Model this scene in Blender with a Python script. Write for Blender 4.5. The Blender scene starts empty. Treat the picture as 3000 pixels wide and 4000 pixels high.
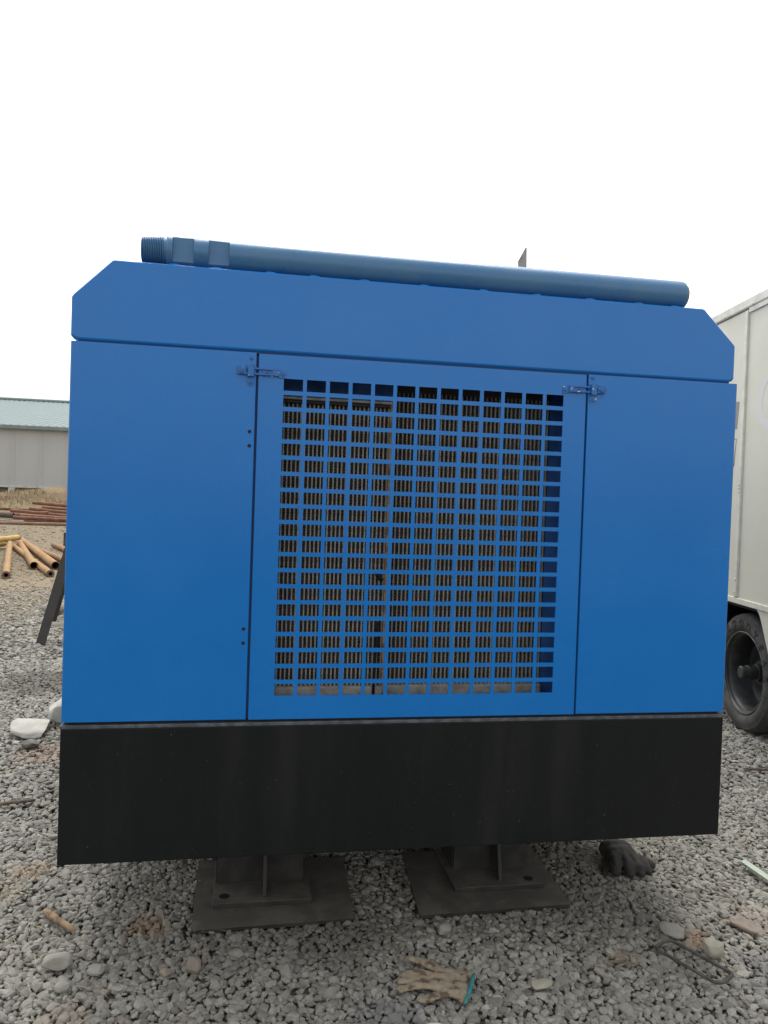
import bpy, bmesh, math, random
import numpy as np
from mathutils import Vector, Matrix, Euler, noise as mnoise

random.seed(7); np.random.seed(7)
scene = bpy.context.scene
COL = scene.collection
R = math.radians

# ---------------------------------------------------------------- camera
cam_data = bpy.data.cameras.new('camera')
cam = bpy.data.objects.new('camera', cam_data); COL.objects.link(cam)
yaw, pitch, roll = 0.1755, -0.0202, 0.0341
fwd = Vector((math.sin(yaw)*math.cos(pitch), math.cos(yaw)*math.cos(pitch), math.sin(pitch)))
rt = Vector((math.cos(yaw), -math.sin(yaw), 0)); up = rt.cross(fwd)
rt2 = rt*math.cos(roll) + up*math.sin(roll); up2 = -rt*math.sin(roll) + up*math.cos(roll)
M = Matrix((rt2, up2, -fwd)).transposed().to_4x4(); M.translation = Vector((-0.5131, -2.2039, 1.40))
cam.matrix_world = M
cam_data.sensor_fit = 'VERTICAL'; cam_data.sensor_height = 36; cam_data.sensor_width = 27; cam_data.lens = 27
cam_data.clip_start = 0.05; cam_data.clip_end = 5000
scene.camera = cam
scene.render.resolution_x = 768; scene.render.resolution_y = 1024

# ---------------------------------------------------------------- sky and sun (bright hazy sky, sun high behind the machine)
SUN_EL, SUN_AZ = R(67), R(4)        # azimuth measured from +y towards +x
world = bpy.data.worlds.new('World'); scene.world = world; world.use_nodes = True
wt = world.node_tree; wt.nodes.clear()
sky = wt.nodes.new('ShaderNodeTexSky'); sky.sky_type = 'NISHITA'; sky.sun_disc = False
sky.sun_elevation = SUN_EL; sky.sun_rotation = SUN_AZ; sky.air_density = 1.2; sky.dust_density = 2.5; sky.ozone_density = 1.0
hs = wt.nodes.new('ShaderNodeHueSaturation'); hs.inputs['Saturation'].default_value = 0.08
bg = wt.nodes.new('ShaderNodeBackground'); bg.inputs['Strength'].default_value = 0.15
wo = wt.nodes.new('ShaderNodeOutputWorld')
wt.links.new(sky.outputs[0], hs.inputs['Color']); wt.links.new(hs.outputs[0], bg.inputs['Color']); wt.links.new(bg.outputs[0], wo.inputs['Surface'])
sun_data = bpy.data.lights.new('sun', 'SUN'); sun_data.energy = 0.95; sun_data.angle = R(34); sun_data.color = (1.0, 0.965, 0.90)
sun = bpy.data.objects.new('sun', sun_data); COL.objects.link(sun)
sd = Vector((math.sin(SUN_AZ)*math.cos(SUN_EL), math.cos(SUN_AZ)*math.cos(SUN_EL), math.sin(SUN_EL)))
sun.rotation_euler = (-sd).to_track_quat('-Z', 'Y').to_euler(); sun.location = sd*40
vs = scene.view_settings; vs.view_transform = 'Standard'; vs.look = 'None'; vs.exposure = 0.95; vs.gamma = 1.0
vs.use_curve_mapping = False

# ---------------------------------------------------------------- materials
def nn(t, kind, **kw):
    n = t.nodes.new(kind)
    for k, v in kw.items():
        if hasattr(n, k): setattr(n, k, v)
        else: n.inputs[k].default_value = v
    return n
def c4(c): return (c[0], c[1], c[2], 1)
def mixc(t, fac, a, b):
    m = t.nodes.new('ShaderNodeMix'); m.data_type = 'RGBA'
    for s, v in ((0, fac), (6, a), (7, b)):
        if isinstance(v, bpy.types.NodeSocket): t.links.new(v, m.inputs[s])
        elif s == 0: m.inputs[0].default_value = v
        else: m.inputs[s].default_value = c4(v)
    return m.outputs[2]
def ramp(t, src, p0, p1, v0=0.0, v1=1.0):
    m = t.nodes.new('ShaderNodeMapRange'); m.interpolation_type = 'SMOOTHSTEP'
    m.inputs[1].default_value = p0; m.inputs[2].default_value = p1; m.inputs[3].default_value = v0; m.inputs[4].default_value = v1
    t.links.new(src, m.inputs[0]); return m.outputs[0]
def mat(name, col, rough=0.6, metal=0.0, var=None, vscale=8, bump=0.0, bscale=200, spec=0.5, coords='Object', speck=None, streak=False, vlo=.42, vhi=.62):
    m = bpy.data.materials.new(name); m.use_nodes = True; t = m.node_tree
    b = t.nodes['Principled BSDF']; b.inputs['Base Color'].default_value = c4(col)
    b.inputs['Roughness'].default_value = rough; b.inputs['Metallic'].default_value = metal
    b.inputs['Specular IOR Level'].default_value = spec
    tc = t.nodes.new('ShaderNodeTexCoord'); src = tc.outputs[coords]
    out = None
    if var:
        mp = nn(t, 'ShaderNodeMapping'); t.links.new(src, mp.inputs[0])
        if streak: mp.inputs['Scale'].default_value = (1, 1, 0.12)
        nz = nn(t, 'ShaderNodeTexNoise', Scale=vscale, Detail=6.0, Roughness=0.62); t.links.new(mp.outputs[0], nz.inputs['Vector'])
        out = mixc(t, ramp(t, nz.outputs[0], vlo, vhi), col, var)
        rr = ramp(t, nz.outputs[0], .3, .7, max(0, rough-.07), min(1, rough+.08)); t.links.new(rr, b.inputs['Roughness'])
    if speck:
        n2 = nn(t, 'ShaderNodeTexNoise', Scale=speck[0], Detail=2.0); t.links.new(src, n2.inputs['Vector'])
        out = mixc(t, ramp(t, n2.outputs[0], speck[1], speck[1]+.03), out if out else col, speck[2])
    if out: t.links.new(out, b.inputs['Base Color'])
    if bump:
        n3 = nn(t, 'ShaderNodeTexNoise', Scale=bscale, Detail=3.0); t.links.new(src, n3.inputs['Vector'])
        bp = nn(t, 'ShaderNodeBump', Strength=bump, Distance=0.002); t.links.new(n3.outputs[0], bp.inputs['Height']); t.links.new(bp.outputs[0], b.inputs['Normal'])
    return m
BLUE = mat('blue_paint', (0.0015, 0.165, 0.53), .20, var=(0.002, 0.172, 0.545), vscale=2.2, bump=.2, bscale=420, speck=(190, .76, (.06, .22, .46)), spec=.5)
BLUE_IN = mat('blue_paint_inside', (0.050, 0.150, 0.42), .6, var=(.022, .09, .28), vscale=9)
BLUE_PIPE = mat('blue_grey_overspray', (0.050, 0.165, 0.335), .30, var=(0.065, 0.18, 0.33), vscale=7, bump=.3, bscale=260, speck=(70, .74, (.10, .12, .14)))
BLACK = mat('black_paint', (0.0050, 0.0062, 0.0070), .42, var=(0.0125, 0.0128, 0.0125), vscale=7.0, bump=.25, bscale=160, speck=(120, .735, (.15, .14, .125)), spec=.28, streak=True, vlo=.48, vhi=.78)
FLANGE = mat('worn_flange', (0.05, 0.058, 0.07), .5, var=(0.10, 0.11, 0.12), vscale=30)
GAP = mat('rubber_and_hole_black', (0.006, 0.008, 0.012), .8)
NAVY = mat('navy_seam', (0.004, 0.040, 0.14), .7)
STEEL = mat('worn_zinc', (0.018, 0.145, 0.42), .32, var=(0.010, 0.135, 0.45), vscale=60, speck=(120, .655, (.60, .64, .70)))
SCREW = mat('screw_blue', (0.012, 0.115, 0.36), .35)
ALU = mat('dusty_aluminium', (0.39, 0.372, 0.335), .75, metal=.0, var=(0.27, 0.252, 0.22), vscale=35)
FIN = mat('dark_fins', (0.050, 0.049, 0.046), .7, metal=.0, var=(0.075, 0.072, 0.066), vscale=14)
TAN = mat('rusty_tan_edge', (0.34, 0.24, 0.14), .75, var=(0.16, 0.09, 0.05), vscale=22)
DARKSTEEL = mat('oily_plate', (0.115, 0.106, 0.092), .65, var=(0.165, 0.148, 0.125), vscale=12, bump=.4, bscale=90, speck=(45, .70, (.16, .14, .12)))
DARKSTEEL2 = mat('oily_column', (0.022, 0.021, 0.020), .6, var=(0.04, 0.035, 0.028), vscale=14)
FLAP = mat('weathered_flap', (0.34, 0.295, 0.255), .7, var=(0.26, 0.20, 0.15), vscale=30)
CREAM = mat('cream_paint', (0.69, 0.67, 0.55), .42, var=(0.67, 0.65, 0.53), vscale=3, bump=.05, bscale=60)
CREAM2 = mat('cream_rail', (0.74, 0.725, 0.62), .4, var=(0.66, 0.64, 0.54), vscale=12)
STICK_GREY = mat('grey_sticker', (0.24, 0.235, 0.215), .5)
STICK_LINE = mat('brown_outline', (0.17, 0.14, 0.10), .5)
LOGO = mat('pale_lavender', (0.685, 0.675, 0.63), .45)
RUBBER = mat('tyre_rubber', (0.060, 0.060, 0.057), .8, var=(0.105, 0.10, 0.09), vscale=9, bump=.3, bscale=120, spec=.3)
LETTER = mat('tyre_letters', (0.022, 0.022, 0.021), .75)
RIM = mat('rim_black', (0.024, 0.025, 0.025), .42, var=(0.05, 0.05, 0.048), vscale=11)
RIMLIP = mat('rim_lip', (0.20, 0.20, 0.19), .4, metal=.3, var=(.10, .10, .095), vscale=20)
WELL = mat('wheel_well', (0.012, 0.012, 0.012), .85)
ROOF = mat('aqua_roof', (0.12, 0.165, 0.168), .75, var=(0.13, 0.175, 0.177), vscale=.8)
ROOFRIB = mat('aqua_rib', (0.23, 0.285, 0.285), .65)
FASCIA = mat('teal_fascia', (0.17, 0.235, 0.235), .55, var=(.22, .275, .27), vscale=4)
WALL = mat('shed_wall', (0.485, 0.49, 0.475), .6, var=(0.45, 0.455, 0.44), vscale=.9, speck=(9, .77, (.25, .24, .22)), streak=True)
WALLBEAM = mat('shed_beam', (0.60, 0.60, 0.56), .6, var=(.5, .5, .46), vscale=3)
PLINTH = mat('shed_plinth', (0.16, 0.165, 0.145), .85, var=(.20, .19, .15), vscale=5)
RUST = [mat('rust_a', (0.185, 0.083, 0.045), .85, var=(0.26, 0.135, 0.08), vscale=5, bump=.5, bscale=60),
        mat('rust_b', (0.15, 0.070, 0.043), .85, var=(0.22, 0.125, 0.08), vscale=6, bump=.5, bscale=60),
        mat('rust_c', (0.23, 0.125, 0.075), .85, var=(0.30, 0.18, 0.115), vscale=5, bump=.5, bscale=60)]
PIPEGREY = mat('grey_pipe', (0.20, 0.19, 0.185), .7, var=(0.30, 0.27, 0.25), vscale=6)
PIPEDARK = mat('dark_pipe', (0.085, 0.065, 0.06), .8, var=(.13, .09, .07), vscale=6)
OCHRE = [mat('ochre_a', (0.26, 0.140, 0.048), .75, var=(0.33, 0.190, 0.068), vscale=4, streak=False, bump=.3, bscale=40),
         mat('ochre_b', (0.215, 0.112, 0.048), .75, var=(0.29, 0.165, 0.068), vscale=4, bump=.3, bscale=40)]
YELLOW = mat('yellow_pipe', (0.42, 0.29, 0.072), .65, var=(0.33, 0.20, 0.065), vscale=5)
PIPE_IN = mat('pipe_collar', (0.13, 0.075, 0.05), .8, var=(.2, .12, .08), vscale=18)
LEATHER = mat('tan_leather', (0.29, 0.24, 0.172), .9, var=(0.20, 0.155, 0.105), vscale=30, bump=.8, bscale=140, speck=(30, .56, (.12, .085, .058)))
DLEATHER = mat('black_leather', (0.014, 0.013, 0.012), .75, var=(0.034, 0.031, 0.027), vscale=25, bump=.7, bscale=120)
TEAL = mat('teal_binding', (0.025, 0.24, 0.25), .8, var=(.03, .17, .19), vscale=60)
WOOD = mat('dry_bark', (0.30, 0.215, 0.13), .9, var=(0.17, 0.10, 0.06), vscale=30, bump=.8, bscale=70)
TWIG = mat('grey_twig', (0.10, 0.08, 0.06), .9, var=(.17, .14, .10), vscale=40)
STRAW = mat('straw', (0.42, 0.36, 0.25), .85)
MINT = mat('mint_strip', (0.36, 0.42, 0.34), .6, var=(.42, .46, .39), vscale=12)
WHITE = mat('white_plastic', (0.70, 0.70, 0.67), .5)
WIRE = mat('black_bar', (0.045, 0.045, 0.043), .55, var=(.09, .085, .075), vscale=30)
STONE_G = mat('grey_stone', (0.27, 0.258, 0.226), .9, var=(0.335, 0.322, 0.285), vscale=16, bump=.7, bscale=70)
STONE_P = mat('pale_stone', (0.38, 0.355, 0.28), .9, var=(0.31, 0.29, 0.235), vscale=14, bump=.6, bscale=70)
STONE_W = mat('white_slab', (0.43, 0.42, 0.375), .9, var=(0.36, 0.35, 0.31), vscale=10, bump=.6, bscale=60)
STONE_T = mat('tan_stone', (0.27, 0.225, 0.178), .9, var=(0.22, 0.185, 0.15), vscale=18, bump=.6, bscale=70)

# stains with a shape of their own: centre x, y, radius, colour, strength
STAINS = [(-1.84, 3.50, .42, (.11, .10, .085), .75), (-.79, .29, .075, (.27, .18, .10), .55), (-1.24, .70, .08, (.31, .22, .14), .4),
          (-1.50, 1.98, .20, (.25, .17, .12), .5), (-1.30, .55, .08, (.33, .25, .15), .3), (.95, .01, .07, (.29, .17, .10), .6), (1.22, .12, .12, (.31, .24, .20), .35),
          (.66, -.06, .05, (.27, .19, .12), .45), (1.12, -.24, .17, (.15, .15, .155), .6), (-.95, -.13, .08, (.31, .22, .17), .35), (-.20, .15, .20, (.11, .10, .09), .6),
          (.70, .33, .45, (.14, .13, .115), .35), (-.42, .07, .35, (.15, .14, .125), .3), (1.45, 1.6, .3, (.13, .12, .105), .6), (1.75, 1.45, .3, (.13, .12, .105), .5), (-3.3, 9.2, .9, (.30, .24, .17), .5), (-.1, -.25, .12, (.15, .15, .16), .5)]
def stained(t, col):
    g = t.nodes.new('ShaderNodeNewGeometry')
    nz = nn(t, 'ShaderNodeTexNoise', Scale=9.0, Detail=4.0); t.links.new(g.outputs['Position'], nz.inputs['Vector'])
    for x, y, r, c, s in STAINS:
        sub = nn(t, 'ShaderNodeVectorMath', operation='SUBTRACT'); t.links.new(g.outputs['Position'], sub.inputs[0]); sub.inputs[1].default_value = (x, y, 0)
        sc = nn(t, 'ShaderNodeVectorMath', operation='MULTIPLY'); t.links.new(sub.outputs[0], sc.inputs[0]); sc.inputs[1].default_value = (1/r, 1/r, 0)
        ln = nn(t, 'ShaderNodeVectorMath', operation='LENGTH'); t.links.new(sc.outputs[0], ln.inputs[0])
        ad = nn(t, 'ShaderNodeMath', operation='MULTIPLY_ADD'); t.links.new(nz.outputs[0], ad.inputs[0]); ad.inputs[1].default_value = 1.6; t.links.new(ln.outputs['Value'], ad.inputs[2])
        col = mixc(t, ramp(t, ad.outputs[0], 1.95, 1.25, 0, s), col, c)
    return col
def dirt_zone(t, col, lo, hi, amt, c):
    g = t.nodes.new('ShaderNodeNewGeometry'); sp = nn(t, 'ShaderNodeSeparateXYZ'); t.links.new(g.outputs['Position'], sp.inputs[0])
    nz = nn(t, 'ShaderNodeTexNoise', Scale=.55, Detail=5.0, Roughness=.65); t.links.new(g.outputs['Position'], nz.inputs['Vector'])
    ad = nn(t, 'ShaderNodeMath', operation='MULTIPLY_ADD'); t.links.new(nz.outputs[0], ad.inputs[0]); ad.inputs[1].default_value = 5.0; t.links.new(sp.outputs[1], ad.inputs[2])
    return mixc(t, ramp(t, ad.outputs[0], lo, hi, 0, amt), col, c)
def gravel_mat():
    m = bpy.data.materials.new('crushed_stone'); m.use_nodes = True; t = m.node_tree; b = t.nodes['Principled BSDF']
    oi = t.nodes.new('ShaderNodeObjectInfo'); cr = t.nodes.new('ShaderNodeValToRGB'); t.links.new(oi.outputs['Random'], cr.inputs[0])
    e = cr.color_ramp.elements; e[0].position = 0; e[0].color = (.150, .143, .124, 1); e[1].position = 1; e[1].color = (.33, .30, .25, 1)
    for p, c in ((.20, (.225, .217, .190)), (.55, (.275, .265, .233)), (.82, (.325, .315, .277)), (.95, (.375, .363, .32)), (.975, (.25, .21, .17))):
        k = e.new(p); k.color = c4(c)
    tc = t.nodes.new('ShaderNodeTexCoord'); nz = nn(t, 'ShaderNodeTexNoise', Scale=1.8, Detail=5.0); t.links.new(tc.outputs['Object'], nz.inputs['Vector'])
    g = t.nodes.new('ShaderNodeNewGeometry'); n4 = nn(t, 'ShaderNodeTexNoise', Scale=120.0, Detail=4.0); t.links.new(g.outputs['Position'], n4.inputs['Vector'])
    col = mixc(t, ramp(t, n4.outputs[0], .35, .65, 0, .35), cr.outputs[0], (.19, .182, .16))
    col = dirt_zone(t, col, 7.5, 13, .55, (.27, .22, .155))
    col = stained(t, col); t.links.new(col, b.inputs['Base Color']); b.inputs['Roughness'].default_value = .92
    b.inputs['Specular IOR Level'].default_value = .25
    bp = nn(t, 'ShaderNodeBump', Strength=.5, Distance=.002); t.links.new(n4.outputs[0], bp.inputs['Height']); t.links.new(bp.outputs[0], b.inputs['Normal'])
    return m
def ground_mat():
    m = bpy.data.materials.new('gravelly_earth'); m.use_nodes = True; t = m.node_tree; b = t.nodes['Principled BSDF']
    g = t.nodes.new('ShaderNodeNewGeometry')
    nz = nn(t, 'ShaderNodeTexNoise', Scale=45.0, Detail=6.0, Roughness=.7); t.links.new(g.outputs['Position'], nz.inputs['Vector'])
    vo = nn(t, 'ShaderNodeTexVoronoi', Scale=26.0); t.links.new(g.outputs['Position'], vo.inputs['Vector'])
    col = mixc(t, ramp(t, nz.outputs[0], .35, .65), (.085, .080, .068), (.15, .142, .122))  # earth under the stones darkened, shade of the gaps put into colour
    vcol = nn(t, 'ShaderNodeSeparateColor'); t.links.new(vo.outputs['Color'], vcol.inputs[0])
    dirt = mixc(t, ramp(t, nz.outputs[0], .35, .7), (.19, .148, .094), (.25, .204, .136))
    dirt = mixc(t, ramp(t, vcol.outputs[0], .78, .84, 0, .55), dirt, (.31, .28, .225))
    n2 = nn(t, 'ShaderNodeTexNoise', Scale=.55, Detail=5.0, Roughness=.65); t.links.new(g.outputs['Position'], n2.inputs['Vector'])
    sp = nn(t, 'ShaderNodeSeparateXYZ'); t.links.new(g.outputs['Position'], sp.inputs[0])
    ad = nn(t, 'ShaderNodeMath', operation='MULTIPLY_ADD'); t.links.new(n2.outputs[0], ad.inputs[0]); ad.inputs[1].default_value = 5.0; t.links.new(sp.outputs[1], ad.inputs[2])
    col = mixc(t, ramp(t, ad.outputs[0], 7, 10.5), col, dirt)
    bank = mixc(t, ramp(t, n2.outputs[0], .4, .6), (.20, .135, .085), (.27, .215, .13))
    col = mixc(t, ramp(t, sp.outputs[2], .12, .40), col, bank)
    col = stained(t, col); t.links.new(col, b.inputs['Base Color']); b.inputs['Roughness'].default_value = .95; b.inputs['Specular IOR Level'].default_value = .2
    bp = nn(t, 'ShaderNodeBump', Strength=.9, Distance=.03); t.links.new(vo.outputs['Distance'], bp.inputs['Height'])
    b2 = nn(t, 'ShaderNodeBump', Strength=.6, Distance=.02); t.links.new(nz.outputs[0], b2.inputs['Height']); t.links.new(bp.outputs[0], b2.inputs['Normal']); t.links.new(b2.outputs[0], b.inputs['Normal'])
    return m
GRAVEL = gravel_mat(); GROUND = ground_mat()
GRASS = mat('dry_grass', (0.30, 0.245, 0.135), .9, var=(0.22, 0.165, 0.09), vscale=.9)

# ---------------------------------------------------------------- builders
def link(o): COL.objects.link(o); return o
def tag(o, label=None, cat=None, group=None, kind=None):
    if label: o['label'] = label
    if cat: o['category'] = cat
    if group: o['group'] = group
    if kind: o['kind'] = kind
    return o
def empty(name, loc, rz=0):
    e = bpy.data.objects.new(name, None); e.empty_display_size = .1; e.location = loc; e.rotation_euler = (0, 0, rz); return link(e)
LOCAL = set()       # empties whose parts are given in the empty's own coordinates
def attach(o, parent):
    if parent is not None:
        o.parent = parent
        if parent.type == 'EMPTY' and parent.name not in LOCAL: o.matrix_parent_inverse = parent.matrix_basis.inverted()
    return o
def mk(name, bm, m, parent=None, smooth=False, angle=None):
    me = bpy.data.meshes.new(name); bmesh.ops.recalc_face_normals(bm, faces=bm.faces[:]); bm.to_mesh(me); bm.free()
    for q in (m if isinstance(m, (list, tuple)) else [m]): me.materials.append(q)
    o = link(bpy.data.objects.new(name, me))
    if smooth: me.shade_smooth() if hasattr(me, 'shade_smooth') else None
    if angle: me.set_sharp_from_angle(angle=R(angle))
    return attach(o, parent)
def inst(name, me, parent, loc, rot=(0, 0, 0)):
    o = link(bpy.data.objects.new(name, me)); o.location = loc; o.rotation_euler = rot; return attach(o, parent)
def box(bm, x0, x1, y0, y1, z0, z1, bev=0, seg=2):
    r = bmesh.ops.create_cube(bm, size=1); vs_ = r['verts']
    for v in vs_: v.co = Vector(((x0+x1)/2+v.co.x*(x1-x0), (y0+y1)/2+v.co.y*(y1-y0), (z0+z1)/2+v.co.z*(z1-z0)))
    if bev:
        es = {e for v in vs_ for e in v.link_edges}
        bmesh.ops.bevel(bm, geom=list(es), offset=bev, segments=seg, affect='EDGES', profile=.5)
    return bm
def B(*a, **k): return box(bmesh.new(), *a, **k)
def frame_of(d):
    d = d.normalized(); a = Vector((0, 0, 1)) if abs(d.z) < .9 else Vector((1, 0, 0)); u = d.cross(a).normalized(); return u, d.cross(u).normalized()
def rings(bm, pts, n=24, closed=False, cap=True):
    """pts: list of (centre Vector, radius) swept along; consecutive rings are joined."""
    prev = None; first = None
    for i, (c, r, u, w) in enumerate(pts):
        ring = [bm.verts.new(c + u*(r*math.cos(2*math.pi*k/n)) + w*(r*math.sin(2*math.pi*k/n))) for k in range(n)]
        if prev:
            for k in range(n): bm.faces.new((prev[k], prev[(k+1) % n], ring[(k+1) % n], ring[k]))
        else: first = ring
        prev = ring
    if closed:
        for k in range(n): bm.faces.new((prev[k], prev[(k+1) % n], first[(k+1) % n], first[k]))
    elif cap: bm.faces.new(first[::-1]); bm.faces.new(prev)
    return bm
def lathe(bm, a, b, prof, n=28, closed=False, cap=True):
    a, b = Vector(a), Vector(b); d = b-a; u, w = frame_of(d); d.normalize()
    return rings(bm, [(a+d*s, r, u, w) for s, r in prof], n, closed, cap)
def pathtube(bm, pts, rad, n=8, closed=False):
    P = [Vector(p) for p in pts]; L = len(P); out = []
    for i, p in enumerate(P):
        t_ = (P[(i+1) % L]-P[i-1]) if closed else (P[min(i+1, L-1)]-P[max(i-1, 0)])
        u, w = frame_of(t_); out.append((p, rad[i] if isinstance(rad, (list, tuple)) else rad, u, w))
    return rings(bm, out, n, closed)
def prism(bm, poly, f):
    """poly 2-D outline; f(p, side) -> 3-D"""
    a = [bm.verts.new(f(p, 0)) for p in poly]; b = [bm.verts.new(f(p, 1)) for p in poly]
    bm.faces.new(a); bm.faces.new(b[::-1])
    for i in range(len(poly)): bm.faces.new((a[i], b[i], b[(i+1) % len(poly)], a[(i+1) % len(poly)]))
    return bm
def smooth01(a, b, x):
    t = max(0, min(1, (x-a)/(b-a))); return t*t*(3-2*t)

# ---------------------------------------------------------------- terrain
def tz(x, y):
    n1 = mnoise.noise(Vector((x*.35, y*.35, 2.1))); n2 = mnoise.noise(Vector((x*1.1, y*1.1, 5.3)))
    e = smooth01(27.2 + n1*.7, 30.6 + n1*.6, y)
    bump = math.exp(-((y-30.2)/1.2)**2) * (.14*n1 + .17*n2 + .34*math.exp(-((x+8.1)/1.1)**2))
    return e*1.0 + bump + .012*n2*smooth01(7, 14, y)
def axis(lo, fine_lo, fine_hi, hi, step):
    a = list(np.arange(fine_lo, fine_hi+1e-6, step)); s = step; v = fine_hi
    while v < hi: s *= 1.35; v += s; a.append(min(v, hi))
    s = step; v = fine_lo; pre = []
    while v > lo: s *= 1.35; v -= s; pre.append(max(v, lo))
    return pre[::-1] + a
xs = axis(-900, -18, 6, 900, .4); ys = axis(-300, -2, 34, 2500, .3)
verts = [(x, y, tz(x, y)) for y in ys for x in xs]; nx = len(xs)
faces = [(j*nx+i, j*nx+i+1, (j+1)*nx+i+1, (j+1)*nx+i) for j in range(len(ys)-1) for i in range(nx-1)]
gm = bpy.data.meshes.new('ground'); gm.from_pydata(verts, [], faces); gm.shade_smooth(); gm.materials.append(GROUND)
tag(link(bpy.data.objects.new('ground', gm)), kind='structure')

# gravel: stones instanced on scattered points
PLATES = [[(-.649, .226), (-.132, .240), (-.118, .665), (-.653, .694)], [(.084, .231), (.615, .243), (.640, .694), (.115, .681)]]
def inside(x, y, poly, m):
    cx = sum(p[0] for p in poly)/4; cy = sum(p[1] for p in poly)/4; k = 1-m
    P = [(cx+(p[0]-cx)*k, cy+(p[1]-cy)*k) for p in poly]
    s = [(P[(i+1) % 4][0]-P[i][0])*(y-P[i][1])-(P[(i+1) % 4][1]-P[i][1])*(x-P[i][0]) for i in range(4)]
    return all(v > 0 for v in s)
pts = []; scl = []
def scatter(x0, x1, y0, y1, d, r0, r1, zo, keep=1.0, fade=None):
    for yy in np.arange(y0, y1, d*.87):
        for xx in np.arange(x0, x1, d):
            x = xx + random.uniform(-.5, .5)*d*1.1; y = yy + random.uniform(-.5, .5)*d*1.1
            k = keep if not fade else keep*fade(x, y)
            if random.random() > k: continue
            if any(inside(x, y, P, .05) for P in PLATES): continue
            r = r0 + (r1-r0)*random.random()**2.2
            pts.append((x, y, tz(x, y) + zo + random.uniform(-.003, .004))); scl.append(r)
def F(x, y): return 1-smooth01(5.0, 11.5, y + 2.5*mnoise.noise(Vector((x*.6, y*.6, 0))))
scatter(-1.75, 2.1, -.75, 1.15, .0168, .0080, .0160, .007)              # beside and under the front of the machine
scatter(-1.75, 2.1, -.75, 1.15, .062, .014, .022, .009, .36)
scatter(-2.6, -.9, 1.15, 4.2, .0235, .010, .019, .007)
scatter(.85, 3.6, 1.15, 4.2, .0245, .010, .020, .007)
scatter(-2.6, -.9, 1.15, 4.2, .09, .017, .029, .009, .4); scatter(.85, 3.6, 1.15, 4.2, .09, .017, .029, .009, .4)
scatter(-4.4, -1.2, 4.2, 9.0, .045, .014, .030, .002, 1.0, F)
scatter(-5.2, -1.2, 8.0, 16, .11, .014, .036, .002, .55)
scatter(1.2, 6.0, 4.2, 9.0, .07, .015, .030, .002, .9)
scatter(-2.8, -1.75, -.75, 1.15, .03, .010, .019, .004); scatter(2.1, 3.2, -.75, 1.15, .03, .010, .019, .004)
scatter(-2.8, 3.2, -2.0, -.75, .034, .012, .022, .004)
scatter(-9.5, -3.0, 16, 26, .33, .02, .06, .004, .6)
pm = bpy.data.meshes.new('gravel'); pm.from_pydata(pts, [], []); at = pm.attributes.new('sc', 'FLOAT', 'POINT'); at.data.foreach_set('value', scl)
pm.materials.append(GRAVEL)
gravel = link(bpy.data.objects.new('gravel', pm)); tag(gravel, kind='stuff', label='loose grey crushed stone gravel covering the yard', cat='gravel')
ng = bpy.data.node_groups.new('stones', 'GeometryNodeTree')
ng.interface.new_socket('Geometry', in_out='INPUT', socket_type='NodeSocketGeometry'); ng.interface.new_socket('Geometry', in_out='OUTPUT', socket_type='NodeSocketGeometry')
gi = ng.nodes.new('NodeGroupInput'); go = ng.nodes.new('NodeGroupOutput'); L = ng.links.new
jn = ng.nodes.new('GeometryNodeJoinGeometry')
for k in range(9):
    ico = ng.nodes.new('GeometryNodeMeshIcoSphere'); ico.inputs['Subdivisions'].default_value = 2; ico.inputs['Radius'].default_value = 1.0
    rv = ng.nodes.new('FunctionNodeRandomValue'); rv.data_type = 'FLOAT'; rv.inputs[2].default_value = .38; rv.inputs[3].default_value = 1.16; rv.inputs['Seed'].default_value = k*13+1
    ps = ng.nodes.new('GeometryNodeInputPosition'); sc_ = ng.nodes.new('ShaderNodeVectorMath'); sc_.operation = 'SCALE'
    L(ps.outputs[0], sc_.inputs[0]); L(rv.outputs[1], sc_.inputs['Scale'])
    mu = ng.nodes.new('ShaderNodeVectorMath'); mu.operation = 'MULTIPLY'; rr = random.Random(k); mu.inputs[1].default_value = (1.15+.3*rr.random(), .8+.25*rr.random(), .55+.25*rr.random()); L(sc_.outputs[0], mu.inputs[0])
    sp = ng.nodes.new('GeometryNodeSetPosition'); L(ico.outputs['Mesh'], sp.inputs['Geometry']); L(mu.outputs[0], sp.inputs['Position'])
    ch = ng.nodes.new('GeometryNodeConvexHull'); L(sp.outputs[0], ch.inputs[0])
    sm = ng.nodes.new('GeometryNodeSetMaterial'); sm.inputs['Material'].default_value = GRAVEL; L(ch.outputs[0], sm.inputs[0])
    gti = ng.nodes.new('GeometryNodeGeometryToInstance'); L(sm.outputs[0], gti.inputs[0]); L(gti.outputs[0], jn.inputs[0])
iop = ng.nodes.new('GeometryNodeInstanceOnPoints'); L(gi.outputs[0], iop.inputs['Points']); L(jn.outputs[0], iop.inputs['Instance']); iop.inputs['Pick Instance'].default_value = True
ri = ng.nodes.new('FunctionNodeRandomValue'); ri.data_type = 'INT'; ri.inputs[4].default_value = 0; ri.inputs[5].default_value = 8; ri.inputs['Seed'].default_value = 3; L(ri.outputs[2], iop.inputs['Instance Index'])
rr = ng.nodes.new('FunctionNodeRandomValue'); rr.data_type = 'FLOAT_VECTOR'; rr.inputs[0].default_value = (-.55, -.55, 0); rr.inputs[1].default_value = (.55, .55, 6.28); rr.inputs['Seed'].default_value = 9
L(rr.outputs[0], iop.inputs['Rotation'])
na = ng.nodes.new('GeometryNodeInputNamedAttribute'); na.data_type = 'FLOAT'; na.inputs['Name'].default_value = 'sc'; L(na.outputs[0], iop.inputs['Scale'])
L(iop.outputs[0], go.inputs[0])
md = gravel.modifiers.new('stones', 'NODES'); md.node_group = ng

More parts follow.
